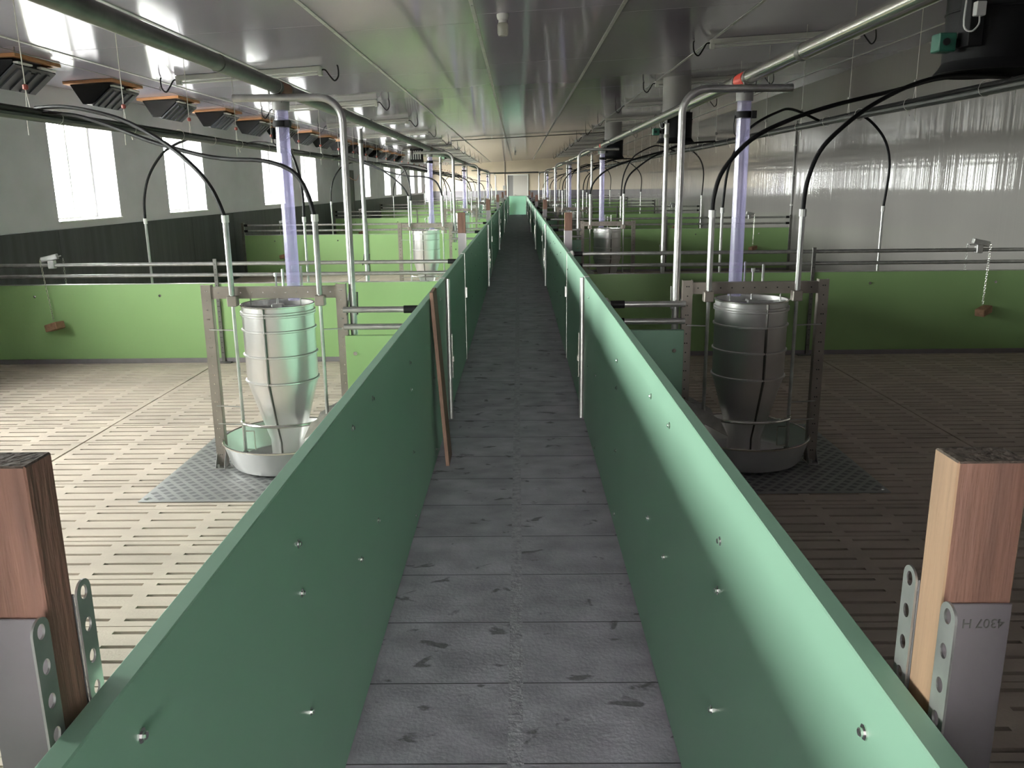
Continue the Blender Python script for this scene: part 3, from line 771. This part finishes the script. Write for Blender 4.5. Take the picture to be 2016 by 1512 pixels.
# ------------------------------------------------------------------ drinking water lines
LZ = {-1: 2.10, 1: 2.21}
def line_x(s, y): return s * 3.03
for s in (-1, 1):
    x = line_x(s, 0); z = LZ[s]
    t = thing('supply_line', 'dark supply pipe with hoses strapped on, hung along the %s pens' % SIDE[s], 'pipe', (x, YF, z))
    part('pipe', MB().tube([(0, (YB - 3 - YF) * i / 24, 0.006 * math.sin(i * 1.7)) for i in range(25)], .027, 10), M['line'], t)
    part('strapped_hose', MB().tube([(.012 * s * math.sin(i), (46 - YF) * i / 40, .036 + .004 * math.sin(i * 2.1)) for i in range(41)], .0125, 8), M['black'], t)
    part('strapped_hose', MB().tube([(-.026 * s, 0, .03), (-.024 * s, 4, .028), (-.02 * s, 8.0, .03)], .016, 8).tube([(.03 * s, 0, .025), (.028 * s, 4, .026), (.03 * s, 8.0, .02)], .014, 8), M['black'], t)
    for i in range(34):
        yy = 3.9 + i * .93 + .12 * math.sin(i * 5)
        c = MB().tube([(.046 * math.cos(R(a)), yy - YF, .012 + .05 * math.sin(R(a))) for a in range(0, 360, 36)], .0022, 4, closed=True)
        if i % 3 == 0: c.cyl((.0, yy - YF, -.036), (.008, yy - YF, -.075), .004, 5)
        part('cable_tie', c, M['cord'], t)
    # hangers
    for i in range(30):
        yy = 5.38 + 1.31 * i; top = zc(x) - z
        g = thing('hanger_cord', '%s white hanger cord holding up the %s supply line' % (ORD[i], SIDE[s]), 'cord', (x, yy, z), 'hanger cords of the supply lines')
        part('cord', MB().cyl((0, 0, .17), (0, 0, top), .0032 if s < 0 else .0022, 5), M['cord'], g)
        part('adjuster', MB().lathe([(.006, .15), (.017, .155), (.017, .178), (.006, .185)], n=8), M['redbead'] if s < 0 else M['dull'], g)
        part('loop', MB().tube([(0, -.03, -.03), (0, 0, .155)], .0028, 4).tube([(0, .035, -.03), (0, 0, .155)], .0028, 4).cyl((0, -.03, -.03), (0, -.035, -.12), .0025, 4), M['cord'], g)

HOSES = {
 ('outer', -1): [(-1.65, 4.75, 1.48), (-1.68, 4.755, 1.57), (-1.73, 4.78, 1.66), (-1.82, 4.82, 1.76), (-2.0, 4.92, 1.89), (-2.28, 5.06, 2.03), (-2.55, 5.2, 2.105), (-2.80, 5.33, 2.145), (-3.03, 5.46, 2.15)],
 ('inner', -1): [(-1.145, 4.75, 1.48), (-1.18, 4.755, 1.62), (-1.26, 4.78, 1.735), (-1.43, 4.84, 1.795), (-1.66, 4.93, 1.81), (-1.86, 5.01, 1.84), (-2.17, 5.12, 1.92), (-2.46, 5.23, 2.02), (-2.71, 5.33, 2.09), (-3.03, 5.50, 2.13)],
 ('inner', 1): [(1.085, 4.75, 1.48), (1.09, 4.745, 1.58), (1.14, 4.76, 1.72), (1.3, 4.82, 1.88), (1.51, 4.89, 1.98), (1.8, 4.99, 2.07), (2.2, 5.12, 2.16), (2.54, 5.24, 2.24), (3.02, 5.42, 2.26)],
 ('outer', 1): [(1.59, 4.75, 1.48), (1.60, 4.745, 1.64), (1.67, 4.78, 1.81), (1.81, 4.85, 1.94), (2.01, 4.94, 2.07), (2.29, 5.07, 2.19), (2.58, 5.21, 2.25), (3.0, 5.38, 2.26)],
 ('wall', -1): [(-3.54, 8.0, 1.36), (-3.53, 8.01, 1.56), (-3.47, 8.03, 1.77), (-3.34, 8.05, 1.96), (-3.21, 8.07, 2.05), (-3.03, 8.09, 2.12)],
 ('alley', -1): [(-2.03, 8.0, 1.36), (-2.04, 8.05, 1.59), (-2.11, 8.2, 1.81), (-2.23, 8.42, 1.98), (-2.44, 8.73, 2.06), (-2.75, 9.2, 2.12), (-3.02, 9.6, 2.13)],
 ('alley', 1): [(1.95, 8.12, 1.40), (1.98, 8.12, 1.74), (2.07, 8.17, 1.97), (2.22, 8.26, 2.16), (2.5, 8.42, 2.3), (2.68, 8.52, 2.335), (3.0, 8.68, 2.24)],
 ('wall', 1): [(3.48, 8.12, 1.40), (3.50, 8.11, 1.77), (3.44, 8.1, 2.0), (3.3, 8.07, 2.16), (3.16, 8.04, 2.24), (3.02, 8.0, 2.24)],
}
HN = {'outer': 'outer water pipe of the %s feeder', 'inner': 'inner water pipe of the %s feeder', 'wall': '%s drinker pipe nearer the wall', 'alley': '%s drinker pipe nearer the alley'}
for (kind, s), pts in HOSES.items():
    b = Vector(pts[0])
    for k in range(5):
        q = [Vector(p) - b for p in pts]
        if k:
            e = len(q) - 1
            q = [p + Vector((0, 0, .06 * math.sin(k * 2.3 + len(pts)) * math.sin(math.pi * i / e))) + Vector((0, (.5 * math.sin(k * 4 + s + len(kind))) * (i / e) ** 2, 0)) for i, p in enumerate(q)]
        solo('water_hose', MB().tube(smooth(q, 5), .0125, 8), M['black'], 'black hose arching from the ' + HN[kind] % ORD[k] + ', %s side' % SIDE[s], 'hose', b + Vector((0, k * P, 0)), 'black water hoses')

# ------------------------------------------------------------------ ceiling fittings
def lamp(s):
    """batten lamp laid across the pens, origin at its inner end"""
    t = thing('batten_lamp', 'x', 'lamp', (0, 0, 0), 'batten lamps under the ceiling')
    sl_ = .053 * s; rotm = Matrix.Rotation(-math.atan(.053), 4, 'Y')
    e = s * 1.62
    part('housing', MB().box(0, e, -.045, .045, -.055, -.0, .006, rotm), M['lampw'], t)
    part('tube', MB().cyl((s * .04, 0, -.078), (e - s * .04, 0, -.078), .014, 10, rotm), M['white'], t)
    part('end_cap', MB().box(-s * .012, s * .035, -.04, .04, -.10, -.005, .004, rotm), M['lampw'], t)
    part('end_cap', MB().box(e - s * .035, e + s * .012, -.04, .04, -.10, -.005, .004, rotm), M['lampw'], t)
    def cable(x, d):
        p = smooth([(x, 0, -.04), (x + d * .04, 0, -.045), (x + d * .085, -.01, -.11), (x + d * .135, -.015, -.165), (x + d * .18, -.01, -.12), (x + d * .185, 0, -.03), (x + d * .172, 0, 0.004 + d * .009)], 4)
        return MB().tube(p, .0085, 6, M=rotm)
    part('cable', cable(-s * .01, -s), M['black'], t, 'black cable loop at the inner end')
    part('cable', cable(e + s * .01, s), M['black'], t, 'black cable loop at the outer end')
    return t
for s in (-1, 1):
    l0 = lamp(s); x = s * 2.2 if s < 0 else 2.15
    for k in range(11):
        loc = (x, 9.85 + 3.78 * k, zc(x) - .001)
        lab = '%s white batten lamp under the %s half of the ceiling' % (ORD[k], SIDE[s])
        if k == 0: l0.location = loc; l0['label'] = lab
        else: twin(l0, loc, lab)
# caged bulbs above the alley
for i, y in enumerate((7.65, 37.3)):
    x = -.12
    t = thing('bulb_lamp', ('near' if i == 0 else 'far') + ' white bulkhead lamp hanging above the alley', 'lamp', (x, y, zc(x)))
    part('base', MB().lathe([(.05, 0), (.052, -.02), (.045, -.045), (.036, -.05), (.036, -.075)], n=18), M['white'], t)
    part('glass_jar', MB().lathe([(.040, -.075), (.046, -.09), (.046, -.16), (.038, -.178), (.01, -.182)], n=18), M['bulbglass'], t)
# air inlets along the left wall
def inlet():
    t = thing('air_inlet', 'x', 'vent', (0, 0, 0), 'black ceiling air inlets along the left wall')
    mt = Matrix.Rotation(-math.atan(.053), 4, 'Y')
    fr = MB()
    fr.box(0, .56, 0, .05, -.032, 0, .003, mt).box(0, .56, .72, .77, -.032, 0, .003, mt).box(0, .05, .05, .72, -.032, 0, .003, mt).box(.51, .56, .05, .72, -.032, 0, .003, mt)
    part('wooden_frame', fr, M['orange'], t)
    b = part('body', MB().prism([(.055, -.03), (.50, -.02), (.50, -.05), (.28, -.235), (.20, -.24), (.175, -.235)], .05, .72), M['duct'], t)
    # ribbed flap on the right slope
    part('flap', MB().prism([(.515, -.055), (.525, -.067), (.295, -.258), (.285, -.245)], .045, .725), M['flap'], t, 'grey ribbed flap')
    for j in range(4):
        y0 = .12 + j * .155
        part('rib', MB().prism([(.500, -.075), (.512, -.10), (.315, -.262), (.300, -.245)], y0, y0 + .05), M['flap'], b)
    part('hinge_block', MB().box(.43, .49, .30, .42, -.11, -.03, .004), M['black'], t)
    part('glint_strip', MB().box(.49, .545, .06, .30, -.052, -.034, .004).box(.49, .545, .44, .70, -.052, -.034, .004), M['white'], t)  # white strips put in for the glints along the flap's top gap
    return t
i0 = inlet()
for k in range(15):
    x = -5.03; loc = (x, 7.84 + 1.83 * k, zc(x)); lab = '%s black ribbed air inlet in an orange frame on the left ceiling edge' % ORD[k]
    if k == 0: i0.location = loc; i0['label'] = lab
    else: twin(i0, loc, lab)
x = -4.33
t = thing('pull_cable', 'thin steel pull cable beside the air inlets under the left ceiling', 'cable', (x, 4, zc(x)))
part('cable', MB().cyl((0, 0, -.035), (0, 36, -.035), .004, 5), M['dull'], t)
for k in range(12):
    part('holder', MB().cyl((0, .6 + k * 3.0, 0.002), (0, .6 + k * 3.0, -.05), .005, 5), M['dull'], t)
# exhaust chimneys on the right
for k, (x, y) in enumerate(((2.76, 5.2), (2.43, 13.35), (2.36, 21.4))):
    zt = zc(x) - 2.26
    t = thing('exhaust_chimney', '%s big black exhaust chimney hanging from the right ceiling' % ORD[k], 'chimney', (x, y, 2.26))
    part('drum', MB().lathe([(.245, .05), (.245, .43), (.21, .435), (.21, .42), (.235, .42), (.235, .05)], n=44, caps=False), M['duct'], t)
    part('duct', MB().lathe([(.21, .42), (.21, zt + .03), (.20, zt + .03), (.20, .42)], n=36, caps=False), M['grey'], t, 'pale upper duct')
    part('flared_inlet', MB().lathe([(.235, .09), (.245, .06), (.26, .03), (.285, 0), (.28, -.006), (.25, .02), (.235, .05)], n=44, caps=False), M['duct'], t)
    part('joint_ring', MB().tube([(.247 * math.cos(a), .247 * math.sin(a), .33) for a in [2 * math.pi * q / 40 for q in range(40)]], .006, 6, closed=True), M['black'], t)
    part('damper_blade', MB().lathe([(.02, .36), (.23, .365), (.23, .37), (.02, .375)], n=30), M['black'], t)
    mo = part('motor_box', MB().box(-.37, -.27, -.16, -.06, .10, .20, .006), M['dkgreen'], t, 'dark green motor box')
    part('motor_shaft', MB().cyl((-.27, -.11, .15), (-.20, -.11, .15), .025, 12).cyl((-.33, -.16, .15), (-.33, -.17, .15), .02, 10), M['black'], mo)
    j = part('junction_box', MB().box(-.23, -.175, -.26, -.215, .27, .345, .004), M['white'], t, 'small white junction box')
    part('box_cable', MB().tube(smooth([(-.20, -.24, .27), (-.205, -.25, .225), (-.24, -.25, .19), (-.28, -.24, .22), (-.275, -.23, .36)], 4), .005, 6), M['white'], j)
    part('mount_bar', MB().box(-.24, -.16, -.22, -.10, .12, .40, .004), M['black'], t)
# gas heater, far left
t = thing('gas_heater', 'shiny cylindrical air heater hung over the left pens beyond the second feeder', 'heater', (-2.15, 20.6, 2.36))
rx = Matrix.Rotation(R(90), 4, 'Y')
part('barrel', MB().lathe([(.15, -.12), (.165, -.1), (.165, .32), (.12, .40)], n=24, M=rx), M['bright'], t)
part('grille', MB().lathe([(.16, -.42), (.17, -.40), (.17, -.12), (.15, -.12)], n=24, M=rx), M['black'], t)
for a in range(5): part('slat', MB().box(-.40 + a * .055, -.375 + a * .055, -.176, -.150, -.10, .10, 0, Matrix.Identity(4)), M['galv'], t)
part('nozzle', MB().lathe([(.10, .39), (.08, .47)], n=20, M=rx), M['black'], t)
for xx in (-.3, .25): part('hanger', MB().cyl((xx, 0, .15), (xx, 0, zc(-2.15 + xx) - 2.36), .005, 5), M['galv'], t)
# control rod under the ceiling, far
t = thing('control_rod', 'thin dark rod crossing under the ceiling from left to right far back', 'rod', (-1.97, 25.5, 2.93))
part('rod', MB().cyl((0, 0, 0), (5.46, 1.2, .29), .013, 8), M['dull'], t)
for f_ in (.0, .22, .52, .78, 1.0):
    x = -1.97 + 5.46 * f_; part('hook', MB().cyl((5.46 * f_, 1.2 * f_, .29 * f_ - .015), (5.46 * f_, 1.2 * f_, zc(x) - 2.93), .008, 6), M['white'], t)
# conduits
t = thing('conduit', 'pale vertical conduit on the glossy right wall', 'conduit', (XR - .02, 16.3, 0))
part('pipe', MB().cyl((0, 0, .95), (0, 0, 2.75), .02, 10), M['grey'], t)
for z in (1.2, 1.75, 2.3): part('clip', MB().box(-.024, .02, -.026, .026, z, z + .03, .004), M['white'], t)
t = thing('conduit', 'thin vertical conduit with a switch box beside the far door', 'conduit', (-.80, YB - .02, 0))
part('pipe', MB().cyl((0, 0, 1.55), (0, 0, 3.02), .018, 8), M['back_dado'], t)
part('switch_box', MB().box(-.12, .06, -.05, .02, 1.35, 1.6, .006), M['grey'], t)
solo('loose_cable', MB().tube(smooth([(0, 0, 0), (.05, .5, -.09), (.06, 1.0, -.10), (.03, 1.6, .06)], 5), .012, 6), M['copper'], 'loose copper coloured cable on the left wall by the dark door', 'cable', (XL + .02, 26.6, 1.95))
